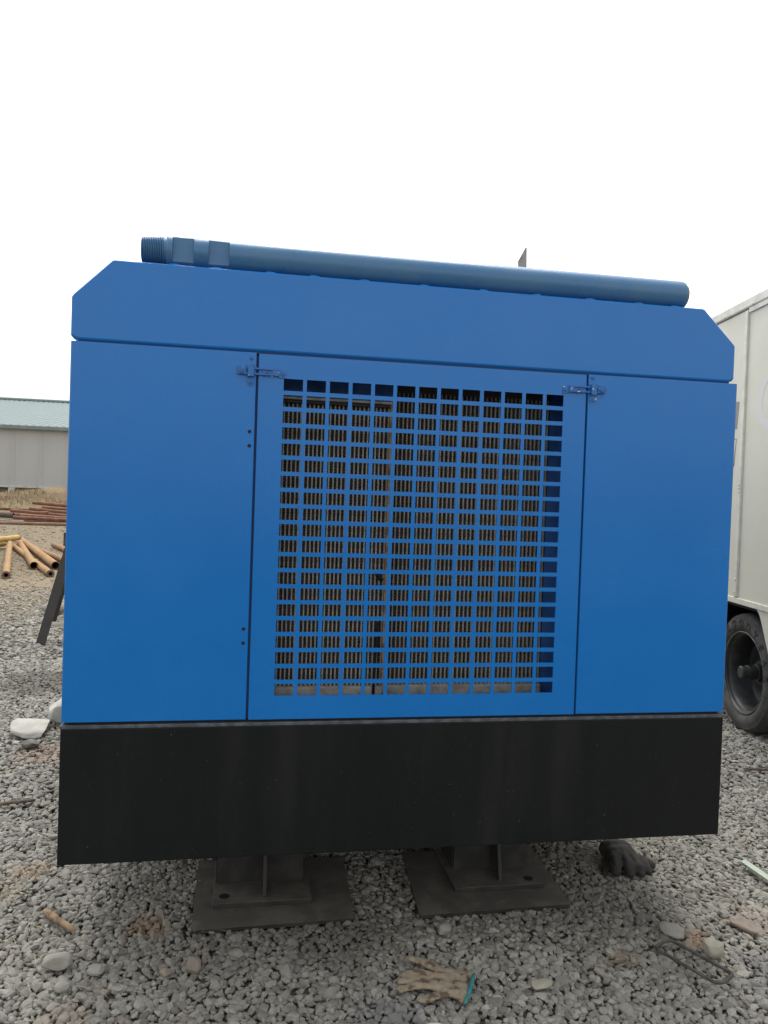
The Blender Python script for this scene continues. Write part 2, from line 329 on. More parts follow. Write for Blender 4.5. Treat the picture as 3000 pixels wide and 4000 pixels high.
# dry straw on the stones, dry grass on the bank
def blades(name, spec, m, label, cat):
    bm = bmesh.new()
    for (x, y, z, l, wd, az, el, bend) in spec:
        d = Vector((math.cos(az)*math.cos(el), math.sin(az)*math.cos(el), math.sin(el))); s = Vector((-math.sin(az), math.cos(az), 0))*wd
        p0 = Vector((x, y, z)); p1 = p0 + d*l*.55; p2 = p0 + d*l + Vector((0, 0, -bend*l))
        a, b = bm.verts.new(p0-s), bm.verts.new(p0+s); c, e = bm.verts.new(p1+s*.8), bm.verts.new(p1-s*.8); f = bm.verts.new(p2)
        bm.faces.new((a, b, c, e)); bm.faces.new((e, c, f))
    return tag(mk(name, bm, m), label, cat, kind='stuff')
sp = []
for i in range(150):
    x = random.uniform(-1.7, 1.7); y = random.uniform(-.3, 2.0) if abs(x) > 1 else random.uniform(-.3, .25)
    sp.append((x, y, .021, random.uniform(.02, .07), .0009, random.uniform(0, 6.28), random.uniform(-.05, .25), .1))
for cx, cy in ((-1.24, .66), (-1.62, 1.7), (-.85, .05), (-1.1, .12), (.62, -.08), (-.28, .17), (-1.18, .3), (-1.2,.72)):
    for i in range(16): sp.append((cx+random.gauss(0, .05), cy+random.gauss(0, .05), .021, random.uniform(.02, .06), .0009, random.uniform(0, 6.28), random.uniform(0, .4), .1))
blades('straw', sp, STRAW, 'thin pale dry straw scattered over the gravel', 'straw')
sp = []
for i in range(9000):
    x = random.uniform(-13, -3); y = random.triangular(27.8, 32.6, 29.8)
    if mnoise.noise(Vector((x*.7, y*.7, 3))) < -.12: continue
    sp.append((x, y, tz(x, y)-.01, random.uniform(.07, .28), random.uniform(.004, .010), random.uniform(0, 6.28), random.uniform(.25, 1.3), random.uniform(.05, .45)))
blades('dry_grass', sp, GRASS, 'dry tan grass growing over the earth bank below the shed', 'grass')

# ---------------------------------------------------------------- compressor
ZB, ZS, ZL = .742, 1.797, 2.021
comp = empty('air_compressor', (0, 0, .357))
tag(comp, 'large blue box compressor with square-hole grille door and black skirt', 'compressor')
DEP = 3.1
mk('base_skirt', B(-1.0, .998, 0, DEP, .357, ZB-.008, bev=.003), BLACK, comp)
mk('skirt_flange', B(-1.002, 1.0, -.003, DEP+.002, ZB-.0075, ZB+.002, bev=.0012, seg=1), FLANGE, comp)
def panel(x0, x1, z0, z1, bl, br, y0=0.0, y1=.03):
    bm = bmesh.new(); box(bm, x0, x1, y0, y1, z0, z1)
    for e in bm.edges:
        a, b = e.verts
        if abs(a.co.x-b.co.x) < 1e-6 and abs(a.co.y-b.co.y) < 1e-6 and a.co.y < (y0+y1)/2:
            e.tag = True
    es = [e for e in bm.edges if e.tag and ((bl > .001 and e.verts[0].co.x < (x0+x1)/2) or (br > .001 and e.verts[0].co.x > (x0+x1)/2))]
    bmesh.ops.bevel(bm, geom=es, offset=max(bl, br), segments=4, affect='EDGES', profile=.5)
    fr = [e for e in bm.edges if abs(e.verts[0].co.y-y0) < 1e-6 and abs(e.verts[1].co.y-y0) < 1e-6 and e.calc_length() > .04]
    bmesh.ops.bevel(bm, geom=fr, offset=.0022, segments=2, affect='EDGES', profile=.5)
    return bm
def holes_cut(bm, hs, r):
    return bm
lp = mk('front_panel', panel(-1.0, -.5015, ZB+.010, ZS-.0040, .010, 0), BLUE, comp)
rp = mk('front_panel', panel(.4965, 1.0, ZB+.010, ZS-.0040, 0, .010), BLUE, comp)
for x, z in ((-.515, 1.57), (-.5145, 1.53), (-.515, 1.011), (-.515, .971)):          # bolt holes: flat black discs, the shade inside painted as colour
    bm = bmesh.new(); lathe(bm, (x, -.0007, z), (x, .006, z), [(0, .0001), (0, .0050), (.0012, .0052)], 18, cap=False)
    mk('painted_hole', bm, GAP, lp)
# lid: chamfered profile
bm = bmesh.new()
prof = [(-1.0, ZS+.012), (-.994, ZS+.004), (-.982, ZS), (.967, ZS), (.979, ZS+.004), (.985, ZS+.012), (.985, 1.910), (.980, 1.917), (.875, 2.019), (.868, ZL), (-.888, ZL), (-.896, 2.019), (-.995, 1.920), (-1.0, 1.912)]
prism(bm, prof, lambda p, s: Vector((p[0], 0 if s == 0 else DEP, p[1])))
fr = [e for e in bm.edges if abs(e.verts[0].co.y) < 1e-6 and abs(e.verts[1].co.y) < 1e-6]
bmesh.ops.bevel(bm, geom=fr, offset=.007, segments=3, affect='EDGES', profile=.5)
lid = mk('lid', bm, BLUE, comp)
# rolled drip edge along the foot of the lid, dark gap strip behind the seam
mk('lid_seal', B(-.98, .97, .0045, .05, ZS-.0064, ZS+.002), NAVY, comp)
# housing behind the front
mk('housing_side', B(-1.0, -.985, .0305, DEP, ZB+.004, ZS-.008, bev=.003), BLUE, comp)
mk('housing_side', B(.985, 1.0, .0305, DEP, ZB+.004, ZS-.008, bev=.003), BLUE, comp)
mk('housing_rear', B(-.984, .984, DEP-.02, DEP-.002, ZB+.004, ZS-.008), BLUE, comp)
mk('housing_floor', B(-.984, .984, .031, DEP-.021, ZB+.003, ZB+.02), BLUE_IN, comp)
mk('inner_roof', B(-.984, .984, .051, DEP-.021, ZS-.024, ZS-.009), BLUE_IN, comp)
for x0 in (-.5285, .4985): mk('door_post', B(x0, x0+.03, .0305, .21, ZB+.021, ZS-.025), BLUE_IN, comp)
for x0 in (-.5013, .4897): mk('seam_strip', B(x0, x0+.0066, .0080, .0295, ZB+.012, ZS-.010), NAVY, comp)
mk('seam_strip', B(-.98, .98, .010, .0295, ZB+.0022, ZB+.0095), GAP, comp)
mk('inner_baffle', B(-.498, .498, .205, .215, ZB+.021, ZS-.025), BLUE_IN, comp)
mk('upper_baffle', B(-.498, -.077, .125, .131, 1.688, ZS-.025), BLUE_IN, comp)
mk('side_baffle', B(.437, .498, .150, .156, ZB+.021, ZS-.025), BLUE_IN, comp)
for sx in (-1, 1):                                                                    # side doors with handles
    for k in range(3):
        y0 = .12 + k*.99
        d = mk('side_door', B(sx*1.0015 if sx > 0 else -1.0085, sx*1.0085 if sx > 0 else -1.0015, y0, y0+.94, ZB+.03, ZS-.03, bev=.002), BLUE, comp)
        mk('handle', B(1.009 if sx > 0 else -1.03, 1.03 if sx > 0 else -1.009, y0+.80, y0+.83, 1.2, 1.32, bev=.004), GAP, d)
# grille door with 13 x 20 rectangular openings
W, GX, H, GZ = .0545, .01108, .0338, .01206
hx = [(-.4235 + i*(W+GX), -.4235 + i*(W+GX)+W) for i in range(13)]
z_top = 1.7245
hz = [(z_top - j*(H+GZ) - H, z_top - j*(H+GZ)) for j in range(20)]
X = sorted([-.4945, .4895] + [v for p in hx for v in p]); Z = sorted([ZB+.010, ZS-.0065] + [v for p in hz for v in p])
bm = bmesh.new(); V = [[bm.verts.new((x, 0, z)) for x in X] for z in Z]
for j in range(len(Z)-1):
    for i in range(len(X)-1):
        if i % 2 == 1 and j % 2 == 1: continue
        bm.faces.new((V[j][i], V[j][i+1], V[j+1][i+1], V[j+1][i]))
r = bmesh.ops.extrude_face_region(bm, geom=bm.faces[:])
for v in [g for g in r['geom'] if isinstance(g, bmesh.types.BMVert)]: v.co.y += .004
x0, x1, z0, z1 = X[0], X[-1], Z[0], Z[-1]
for a in ((x0, x0+.003, z0, z1), (x1-.003, x1, z0, z1), (x0+.0031, x1-.0031, z0, z0+.003), (x0+.0031, x1-.0031, z1-.003, z1)): box(bm, a[0], a[1], .0041, .025, a[2], a[3])
door = mk('grille_door', bm, BLUE, comp)
scuff = bmesh.new(); 
# coolers: bars, corrugated fins and tanks
def cooler(x0, x1, y0, y1, z0, z1, pitch, barw, tz0, tz1):
    core = mk('cooler_core', B(x0, x1, y1-.012, y1, z0, z1), FIN, comp)
    n = int(round((x1-x0)/pitch)); pitch = (x1-x0)/n
    bmb = B(-barw/2, barw/2, 0, .012, 0, z1-z0); bme = bpy.data.meshes.new('tube'); bmb.to_mesh(bme); bmb.free(); bme.materials.append(ALU)
    for i in range(n+1):
        inst('tube', bme, core, (x0 + i*pitch + random.gauss(0, .0003), y0 + random.gauss(0, .0006), z0))
    bm = bmesh.new(); st = .0042; m = int((z1-z0)/st)
    for i in range(n):
        a = x0 + i*pitch + barw*.55; b = x0 + (i+1)*pitch - barw*.55; prev = None; ph = random.random(); amp = .0035+.002*random.random()
        for k in range(m+1):
            z = z0 + k*(z1-z0)/m; y = y0 + .006 + (amp if (k % 2) else 0) + .0012*mnoise.noise(Vector((i*3.1, z*14, 0)))
            dz = .0010*mnoise.noise(Vector((i*7.7, z*30, 4)))
            pr = (bm.verts.new((a, y, z+dz)), bm.verts.new((b, y, z-dz)))
            if prev: bm.faces.new((prev[0], prev[1], pr[1], pr[0]))
            prev = pr
    f = mk('fins', bm, FIN, core); f['kind'] = 'stuff'
    mk('tank', B(x0-.005, x1+.005, y0-.010, y1, z1, tz1, bev=.003), DARKSTEEL2, core)
    mk('tank', B(x0-.005, x1+.005, y0-.014, y1, tz0, z0, bev=.004), ALU, core)
    mk('lip', B(x0-.006, x1+.006, y0-.020, y0-.0105, tz1-.006, tz1+.001, bev=.001), ALU, core)
    return core
cooler(-.478, -.100, .100, .150, .822, 1.668, .0128, .0042, .790, 1.684)
cooler(-.072, .430, .150, .195, .812, 1.725, .0135, .0042, .780, 1.752)
mk('cooler_edge', B(-.098, -.078, .088, .16, .80, 1.70, bev=.002), TAN, comp)
bm = bmesh.new(); pathtube(bm, [(-.122, .085, .795), (-.121, .082, .86), (-.119, .083, .93), (-.115, .085, .985), (-.112, .090, 1.02)], [.0045]*5, 8); mk('cable', bm, GAP, comp, smooth=True)
bm = bmesh.new(); pathtube(bm, [(-.126, .084, 1.17), (-.118, .080, 1.16), (-.108, .080, 1.145)], [.007]*3, 8); mk('clip', bm, GAP, comp, smooth=True)
# latches: base plate, keeper, hasp arm with slot, screws
def latch(cx, cz, s):
    """s=+1: hinge end on the door to the right of the seam, keeper on the left panel; s=-1 mirrored"""
    def bx_(x0, x1, y0, y1, z0, z1, bev=.0008): a, b = cx+s*x0, cx+s*x1; return B(min(a, b), max(a, b), y0, y1, cz+z0, cz+z1, bev=bev, seg=1)
    base = mk('latch', bx_(.012, .064, -.0035, -.0002, -.012, .010), STEEL, comp)
    mk('keeper_plate', bx_(-.030, -.007, -.003, -.0002, -.030, .020), STEEL, base)
    bm = bmesh.new(); lathe(bm, (cx-s*.0185, -.0023, cz-.030), (cx-s*.0185, -.0002, cz-.030), [(0, .0115), (.0020, .0115)], 18); mk('keeper_plate', bm, STEEL, base)
    mk('staple', bx_(-.0275, -.0085, -.0125, -.0095, -.016, .016, .002), STEEL, base)
    for q in (-.0158, .0130): mk('staple_leg', bx_(-.0272, -.0088, -.0094, -.0032, q, q+.0028), STEEL, base)
    mk('hasp_arm', bx_(-.046, .052, -.0085, -.0060, .0055, .0105), STEEL, base)
    mk('hasp_arm', bx_(-.046, .052, -.0085, -.0060, -.0095, -.0045), STEEL, base)
    mk('hasp_arm', bx_(.046, .060, -.0086, -.0030, -.0095, .0105), STEEL, base)
    mk('hasp_end', bx_(-.056, -.0300, -.0088, -.0058, -.0105, .0115, .002), STEEL, base)
    for x, z, rr_, y in ((.072, -.004, .0055, -.0035), (.026, .0005, .005, -.005), (-.017, .037, .0055, -.0012), (-.0185, -.031, .0055, -.0034), (-.044, .000, .0075, -.0110)):
        bm = bmesh.new(); lathe(bm, (cx+s*x, y-.0015, cz+z), (cx+s*x, .0005, cz+z), [(0, rr_*.6), (.0008, rr_), (abs(y)+.001, rr_)], 14)
        sc = mk('screw', bm, SCREW, base)
    mk('hinge_tab', bx_(.060, .080, -.003, -.0002, -.0145, .0065), STEEL, base)
latch(-.498, 1.739, 1); latch(.493, 1.745, -1)
# unseen undercarriage, added to block light from behind under the machine
mk('blocker_beam', B(-.93, .93, .88, .96, .13, .3565, bev=.004), DARKSTEEL2, comp)
mk('blocker_tank', B(-.80, .80, 1.02, 1.60, .12, .3560, bev=.02), DARKSTEEL2, comp)
for x in (-.93, .87): mk('blocker_rail', B(x, x+.06, .961, 2.95, .15, .3565, bev=.004), DARKSTEEL2, comp)
mk('blocker_axle', B(-.80, .80, 2.1, 2.22, .20, .3560, bev=.01), DARKSTEEL2, comp)
for x in (-.80, .58):
    bm = bmesh.new(); lathe(bm, (x, 2.16, .178), (x+.22, 2.16, .178), [(0, .0001), (.0, .09), (.01, .10), (.01, .15), (.03, .174), (.11, .178), (.19, .174), (.21, .15), (.21, .10), (.22, .09), (.22, .0001)], 32, cap=False); mk('wheel', bm, RUBBER, comp, smooth=True, angle=40)  # unseen wheels, added with the light-blocking undercarriage
# exhaust stub with a tilted rain flap behind the drill pipe
bm = bmesh.new(); lathe(bm, (.402, .40, ZL-.002), (.402, .40, ZL+.130), [(0, .036), (.004, .036), (.004, .030), (.128, .030), (.128, .027), (.02, .027)], 24, cap=False)
ex = mk('exhaust_stub', bm, FLAP, comp, smooth=True, angle=40)
bm = bmesh.new()
prism(bm, [(.388, 2.148), (.384, 2.232), (.413, 2.286), (.4155, 2.280), (.4145, 2.148)], lambda p, s: Vector((p[0], .352 + s*.004 + (p[1]-2.148)*.10, p[1])))
mk('rain_flap', bm, FLAP, ex)

# ---------------------------------------------------------------- drill pipe on the lid
pipe = empty('drill_pipe', (0, .05, ZL))
tag(pipe, 'blue-grey painted steel drill pipe with threaded end lying on the compressor lid', 'pipe')
PR = .0455; PZ = ZL + PR + .0008; PY = .052
bm = bmesh.new()
secs = [(-.757, .0485), (-.752, .0500), (-.742, .0500)]
flat = lambda x: (-.740 < x < -.683) or (-.642 < x < -.586)
xsq = [-.757, -.7535, -.741, -.7405, -.7395, -.684, -.6822, -.643, -.6425, -.6415, -.587, -.5852, -.50] + list(np.linspace(-.4, .79, 13)) + [.812, .8195, .8225]
prev = None; n = 56
for x in xsq:
    r = PR*1.035 if x < -.6 else PR
    if x < -.755: r *= .93
    if x > .815: r *= .965 if x < .821 else .90
    ring = []
    for k in range(n):
        a = 2*math.pi*k/n; yy = r*math.cos(a); zz = r*math.sin(a)
        if flat(x): yy = max(-.68*r, min(.68*r, yy))
        ring.append(bm.verts.new((x, PY+yy, PZ+zz)))
    if prev:
        for k in range(n): bm.faces.new((prev[k], prev[(k+1) % n], ring[(k+1) % n], ring[k]))
    else: bm.faces.new(ring)
    prev = ring
bm.faces.new(prev)
mk('pipe_body', bm, BLUE_PIPE, pipe, smooth=True, angle=28)
bm = bmesh.new(); prof = [(0, .0395), (.007, .0385)]
for k in range(13): s = .008 + k*.0047; rr_ = .0405 - k*.00042; prof += [(s, rr_-.0022), (s+.0016, rr_+.0014), (s+.0031, rr_+.0014)]
prof += [(.0695, .033), (.0705, .024), (.05, .022)]
lathe(bm, (-.7572, PY, PZ), (-.84, PY, PZ), prof, 40); mk('thread', bm, BLUE_PIPE, pipe, smooth=True, angle=25)
bm = bmesh.new(); lathe(bm, (.8226, PY, PZ), (.845, PY, PZ), [(0, .0385), (.003, .039), (.0045, .035), (.006, .037), (.007, .030)], 30); mk('cut_end', bm, FLAP, pipe)
for x in (-.735, -.62, -.47, -.345, -.20, -.02, .16, .33, .50, .66, .785):
    bm = bmesh.new(); bmesh.ops.create_icosphere(bm, subdivisions=2, radius=1)
    q = random.random()*9
    for v in bm.verts:
        f = 1+.35*mnoise.noise(v.co*1.9+Vector((q, 0, 0))); v.co = Vector((x+v.co.x*.019*f*random.uniform(.9, 1.1), PY-.030+v.co.y*.007*f, ZL+.0025+v.co.z*.0055*f))
    mk('weld_bead', bm, BLUE, pipe, smooth=True)

# ---------------------------------------------------------------- support stands under the front
def dark_sides(o):                       # side faces of the thick plates get the darker steel
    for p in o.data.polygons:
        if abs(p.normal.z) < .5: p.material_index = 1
def stand(P, fx0, fx1, fy0, fy1, hole, cx0, cx1, cy, gx, label):
    e = empty('support_stand', (sum(p[0] for p in P)/4, sum(p[1] for p in P)/4, .02)); tag(e, label, 'stand', 'steel stands under the compressor')
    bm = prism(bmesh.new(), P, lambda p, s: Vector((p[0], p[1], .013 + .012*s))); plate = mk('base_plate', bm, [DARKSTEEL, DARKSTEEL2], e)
    dark_sides(plate)
    ft = mk('foot_plate', B(fx0, fx1, fy0, fy1, .0253, .042, bev=.002), [DARKSTEEL, DARKSTEEL2], e); dark_sides(ft)
    bm = bmesh.new(); lathe(bm, (hole[0], hole[1], .0432), (hole[0], hole[1], .034), [(0, .0175), (.0008, .0165), (.0012, .0001)], 20, cap=False); mk('painted_hole', bm, GAP, ft)  # black disc on the plate paints the shade inside a hole
    col = mk('column', B(cx0, cx1, cy, cy+.012, .0425, .3565), DARKSTEEL2, e)
    mk('column_flange', B(cx0-.004, cx0+.010, cy+.0125, cy+.15, .0425, .3565), DARKSTEEL2, col); mk('column_flange', B(cx1-.010, cx1+.004, cy+.0125, cy+.15, .0425, .3565), DARKSTEEL2, col)
    bm = prism(bmesh.new(), [(fy0+.03, .0425), (cy-.001, .0425), (cy-.001, .33), (cy-.03, .33)], lambda p, s: Vector((gx + s*.012, p[0], p[1]))); mk('gusset', bm, DARKSTEEL2, e)
    mk('head_plate', B(cx0-.03, cx1+.03, cy-.06, cy+.2, .3445, .3568), DARKSTEEL2, e)
stand(PLATES[0], -.590, -.262, .345, .64, (-.552, .390), -.580, -.285, .478, -.425, 'oily steel stand under the black skirt, farther from the cream trailer')
stand(PLATES[1], .238, .566, .358, .65, (.520, .396), .268, .548, .488, .408, 'oily steel stand under the black skirt with upright gusset plate, nearer the cream trailer')

# ---------------------------------------------------------------- cream trailer
tr = empty('box_trailer', (2.56, 1.936, 0), -R(9.11)); LOCAL.add(tr.name)
tag(tr, 'cream metal box trailer with deep-dished black wheel parked beside the blue compressor', 'trailer')
S = -.05
mk('body', B(S+.012, 2.1, -1.9, 2.5, .802, 2.66, bev=.01), CREAM, tr)
mk('side_panel', B(S+.004, S+.0115, -1.88, .231, .838, 2.645, bev=.002), CREAM, tr)
mk('side_panel', B(S, S+.0115, .268, 2.48, .838, 2.652, bev=.002), CREAM, tr)
mk('trim_strip', B(S-.010, S+.0115, .2315, .2675, .842, 2.648, bev=.004), CREAM2, tr)
rail = mk('top_rail', B(S-.014, 2.12, -1.92, 2.52, 2.6605, 2.722, bev=.008), CREAM2, tr)
mk('bottom_rail', B(S-.006, S+.05, -1.9, 2.5, .80, .8375, bev=.004), CREAM2, tr)
mk('rail_lip', B(S-.008, S+.0035, -1.9, .225, 2.628, 2.660, bev=.003), CREAM2, tr)
for y in (.548, .165, -.22, -.6):
    bm = bmesh.new(); lathe(bm, (S-.022, y, 2.668), (S, y, 2.668), [(0, .005), (.004, .010), (.02, .010)], 12); mk('rivet', bm, CREAM2, rail)
for y, z in ((.25, 1.55), (.25, 1.53), (.25, 1.505), (.25, .95), (.25, .87)):
    bm = bmesh.new(); lathe(bm, (S-.015, y, z), (S, y, z), [(0, .004), (.003, .008), (.015, .008)], 10); mk('rivet', bm, CREAM2, tr)
def skirt(poly): return prism(bmesh.new(), poly, lambda p, s: Vector((S + .002 + s*.03, p[0], p[1])))
mk('wheel_skirt', skirt([(-.010, .799), (-.045, .775), (-.072, .735), (-.168, .56), (-.235, .40), (-1.88, .40), (-1.88, .799)]), CREAM, tr)
mk('wheel_skirt', skirt([(.47, .799), (2.48, .799), (2.48, .40), (.68, .40), (.60, .56), (.52, .735)]), CREAM, tr)
mk('wheel_well', B(.34, .36, -.6, 1.0, .16, .80), WELL, tr)
mk('wheel_well', B(S+.034, .339, -.6, 1.0, .775, .7995), WELL, tr)
mk('wheel_well', B(S+.034, .339, .62, .64, .25, .7745), WELL, tr)
mk('floor_frame', B(.40, 1.9, -1.85, 2.45, .55, .7995), WELL, tr)
mk('sticker', prism(bmesh.new(), [(.312, 2.083), (.356, 2.088), (.372, 1.912), (.330, 1.910)], lambda p, s: Vector((S-.0012+s*.001, p[0], p[1]))), STICK_GREY, tr)
mk('sticker', prism(bmesh.new(), [(.330, 1.848), (.42, 1.85), (.42, 1.672), (.349, 1.672)], lambda p, s: Vector((S-.0012+s*.001, p[0], p[1]))), STICK_LINE, tr)
mk('sticker', prism(bmesh.new(), [(.336, 1.842), (.413, 1.844), (.413, 1.679), (.3545, 1.679)], lambda p, s: Vector((S-.0022+s*.0008, p[0], p[1]))), CREAM2, tr)
bm = bmesh.new(); po = []; pi_ = []
for k in range(25):
    a = R(95 + 170*k/24); po.append((-.085 - .175*math.cos(a), 2.035 + .165*math.sin(a))); pi_.append((-.085 - .112*math.cos(a), 2.05 + .135*math.sin(a)))
prism(bm, po + pi_[::-1], lambda p, s: Vector((S+.0028+s*.001, p[0], p[1]))); mk('painted_letter', bm, LOGO, tr)
# wheel (axis along local x): rim with deep dish, tyre, hub, lettering
CY, CZ, TR_ = .195, .372, .372
def wheel(xo, flip):
    A = Vector((xo, CY, CZ)); Bv = Vector((xo + flip, CY, CZ))
    bm = bmesh.new(); lathe(bm, A, Bv, [(-.012, .247), (-.014, .252), (-.006, .256), (.006, .250), (.012, .236), (.03, .226), (.10, .222), (.135, .212), (.150, .19), (.152, .125), (.140, .10), (.138, .0001)], 64, cap=False)
    w = mk('wheel', bm, RIM, tr, smooth=True, angle=35)
    bm = bmesh.new(); lathe(bm, A, Bv, [(-.0145, .2525), (-.0165, .2565), (-.010, .2585), (-.004, .2575)], 64, cap=False); mk('rim_lip', bm, RIMLIP, w, smooth=True)
    bm = bmesh.new(); lathe(bm, A, Bv, [(-.003, .2572), (-.012, .262), (-.022, .275), (-.028, .300), (-.025, .325), (-.018, .340), (-.019, .345), (-.004, .362), (.015, .3695), (.05, TR_), (.09, TR_+.001), (.13, TR_), (.175, .3695), (.20, .350), (.215, .31), (.205, .27), (.18, .257)], 72, cap=False)
    mk('tyre', bm, RUBBER, w, smooth=True, angle=50)
    bm = bmesh.new(); lathe(bm, A, Bv, [(-.030, .0001), (-.030, .032), (-.024, .040), (.012, .040), (.014, .046), (.040, .046), (.042, .042), (.070, .042), (.072, .055), (.095, .055), (.096, .075), (.139, .08)], 36, cap=False); mk('hub', bm, RIM, w, smooth=True, angle=30)
    return w
wl = wheel(0.0, 1)
wheel(2.05, -1)
lett = bmesh.new()
for i, chx in enumerate('GOODYEAR'):
    cu = bpy.data.curves.new('letter', 'FONT'); cu.body = chx; cu.size = .062; cu.extrude = .0018; cu.align_x = 'CENTER'; cu.align_y = 'CENTER'; cu.offset = .0012; cu.resolution_u = 3
    to = bpy.data.objects.new('letter', cu); COL.objects.link(to); dg = bpy.context.evaluated_depsgraph_get(); me = bpy.data.meshes.new_from_object(to.evaluated_get(dg)); bpy.data.objects.remove(to); bpy.data.curves.remove(cu)
    ang = R(128 - i*17.5); rad = .306
    tmp = bmesh.new(); tmp.from_mesh(me); bpy.data.meshes.remove(me)
    # letter axes: right = clockwise tangent as seen from the compressor side, up = radial outward; picture-right is -y there
    rad_v = Vector((0, -math.cos(ang), math.sin(ang))); tan_v = Vector((0, -math.sin(ang), -math.cos(ang)))
    for v in tmp.verts: v.co = Vector((-.0275, CY, CZ)) + rad_v*(rad + v.co.y) + tan_v*(v.co.x*1.05) + Vector((-1, 0, 0))*v.co.z
    m2 = bpy.data.meshes.new('tmp'); tmp.to_mesh(m2); tmp.free(); lett.from_mesh(m2); bpy.data.meshes.remove(m2)
mk('lettering', lett, LETTER, wl)
bm = bmesh.new(); lathe(bm, (.14, CY, CZ), (1.93, CY, CZ), [(0, .04), (1.79, .04)], 16); mk('axle', bm, WELL, tr)
mk('bracket', B(.06, .075, .085, .10, .705, .7745), CREAM2, tr)

# ---------------------------------------------------------------- black prop frame behind the compressor
pf = empty('tow_bar', (-2.27, 4.9, 0)); tag(pf, 'black steel channel bar leaning on a black post beside the compressor', 'steel bar')
a, b = Vector((-2.262, 4.90, 0.0)), Vector((-2.045, 5.02, .93)); d = (b-a).normalized(); s1 = Vector((.9, -.43, 0)); s1 = (s1 - d*s1.dot(d)).normalized(); s2 = d.cross(s1)
def slab(u0, u1, v0, v1, t0=0, t1=0):
    bm = bmesh.new(); vv = []
    for base, off in ((a + d*t0, 0), (b + d*t1, 0)):
        vv.append([bm.verts.new(base + s1*u + s2*v) for u, v in ((u0, v0), (u1, v0), (u1, v1), (u0, v1))])
    bm.faces.new(vv[0][::-1]); bm.faces.new(vv[1])
    for i in range(4): bm.faces.new((vv[0][i], vv[0][(i+1) % 4], vv[1][(i+1) % 4], vv[1][i]))
    return bm
mk('web', slab(-.042, .042, -.004, .004), DARKSTEEL2, pf); mk('flange', slab(.0425, .051, -.004, .045, .22), DARKSTEEL2, pf); mk('flange', slab(-.050, -.0425, -.004, .045), DARKSTEEL2, pf)
mk('post', B(-2.075, -2.005, 5.03, 5.10, 0, .98, bev=.004), DARKSTEEL2, pf); mk('head_block', B(-2.115, -1.90, 4.985, 5.029, .865, .985, bev=.004), WIRE, pf); mk('foot', B(-2.14, -1.94, 4.97, 5.16, 0, .012), DARKSTEEL2, pf)

# ---------------------------------------------------------------- pipes lying in the yard
def steel_pipe(name, p0, p1, r, m, label, group, collar=None, wall=.008, cat='pipe', sag=False):
    p0, p1 = Vector(p0), Vector(p1); Ln = (p1-p0).length
    bm = bmesh.new(); lathe(bm, p0, p1, [(0, r-wall), (0, r), (Ln, r), (Ln, r-wall)], 20, closed=True, cap=False)
    o = mk(name, bm, m, None, smooth=True, angle=40); tag(o, label, cat, group)
    if collar:
        d_ = (p1-p0).normalized(); bm = bmesh.new(); lathe(bm, p0 - d_*.012, p0 + d_*collar[0], [(0, collar[2]), (.0, collar[1]-.004), (.006, collar[1]), (collar[0], collar[1]), (collar[0]+.004, r+.0005), (collar[0], collar[2])], 22, closed=True, cap=False)
        mk('collar', bm, PIPE_IN, o, smooth=True, angle=40)
    return o
G1 = 'ochre pipes spread on the gravel'
steel_pipe('casing_pipe', (-3.985, 9.86, .056), (-5.42, 15.05, .15), .054, OCHRE[0], 'ochre steel pipe with dark threaded collar, propped on the others beside the bright yellow pipe', G1, (.05, .061, .030))
steel_pipe('casing_pipe', (-3.95, 11.22, .066), (-5.75, 16.9, .066), .064, OCHRE[0], 'ochre steel pipe with plain open end beside the yellow pipe on the gravel', G1, (.012, .068, .058))
steel_pipe('casing_pipe', (-3.44, 10.16, .052), (-5.55, 15.7, .056), .052, OCHRE[0], 'ochre steel pipe whose small threaded pin end reaches farthest across the gravel', G1, (.06, .058, .028))
steel_pipe('casing_pipe', (-3.62, 11.25, .070), (-6.10, 18.1, .075), .068, OCHRE[0], 'long ochre steel pipe with wide open end next to the black leaning bar', G1, (.015, .072, .060))
for q in (((-3.35, 11.5, .056), (-5.05, 15.3, .06), 'dull ochre steel pipe lying between the wide open pipe and the black bar'), ((-3.05, 11.9, .056), (-4.8, 16.1, .06), 'dull ochre steel pipe almost hidden behind the black leaning bar')):
    steel_pipe('casing_pipe', q[0], q[1], .054, OCHRE[1], q[2], G1, (.03, .058, .040))
steel_pipe('casing_pipe', (-5.52, 16.0, .215), (-5.75, 13.2, .24), .062, YELLOW, 'bright yellow steel pipe lying across the ochre pipes', G1, (.02, .067, .055))
steel_pipe('casing_pipe', (-6.05, 17.4, .075), (-7.4, 17.9, .08), .068, YELLOW, 'short bright yellow pipe on the ground beyond the crossing yellow pipe', G1)
steel_pipe('casing_pipe', (-5.70, 15.6, .095), (-5.95, 13.0, .10), .06, YELLOW, 'yellow pipe on the ground beneath the crossing bright yellow pipe', G1)
G2 = 'rusty pipes piled below the bank'; LR = 'rusty brown pipe in the middle of the pile below the grassy bank'
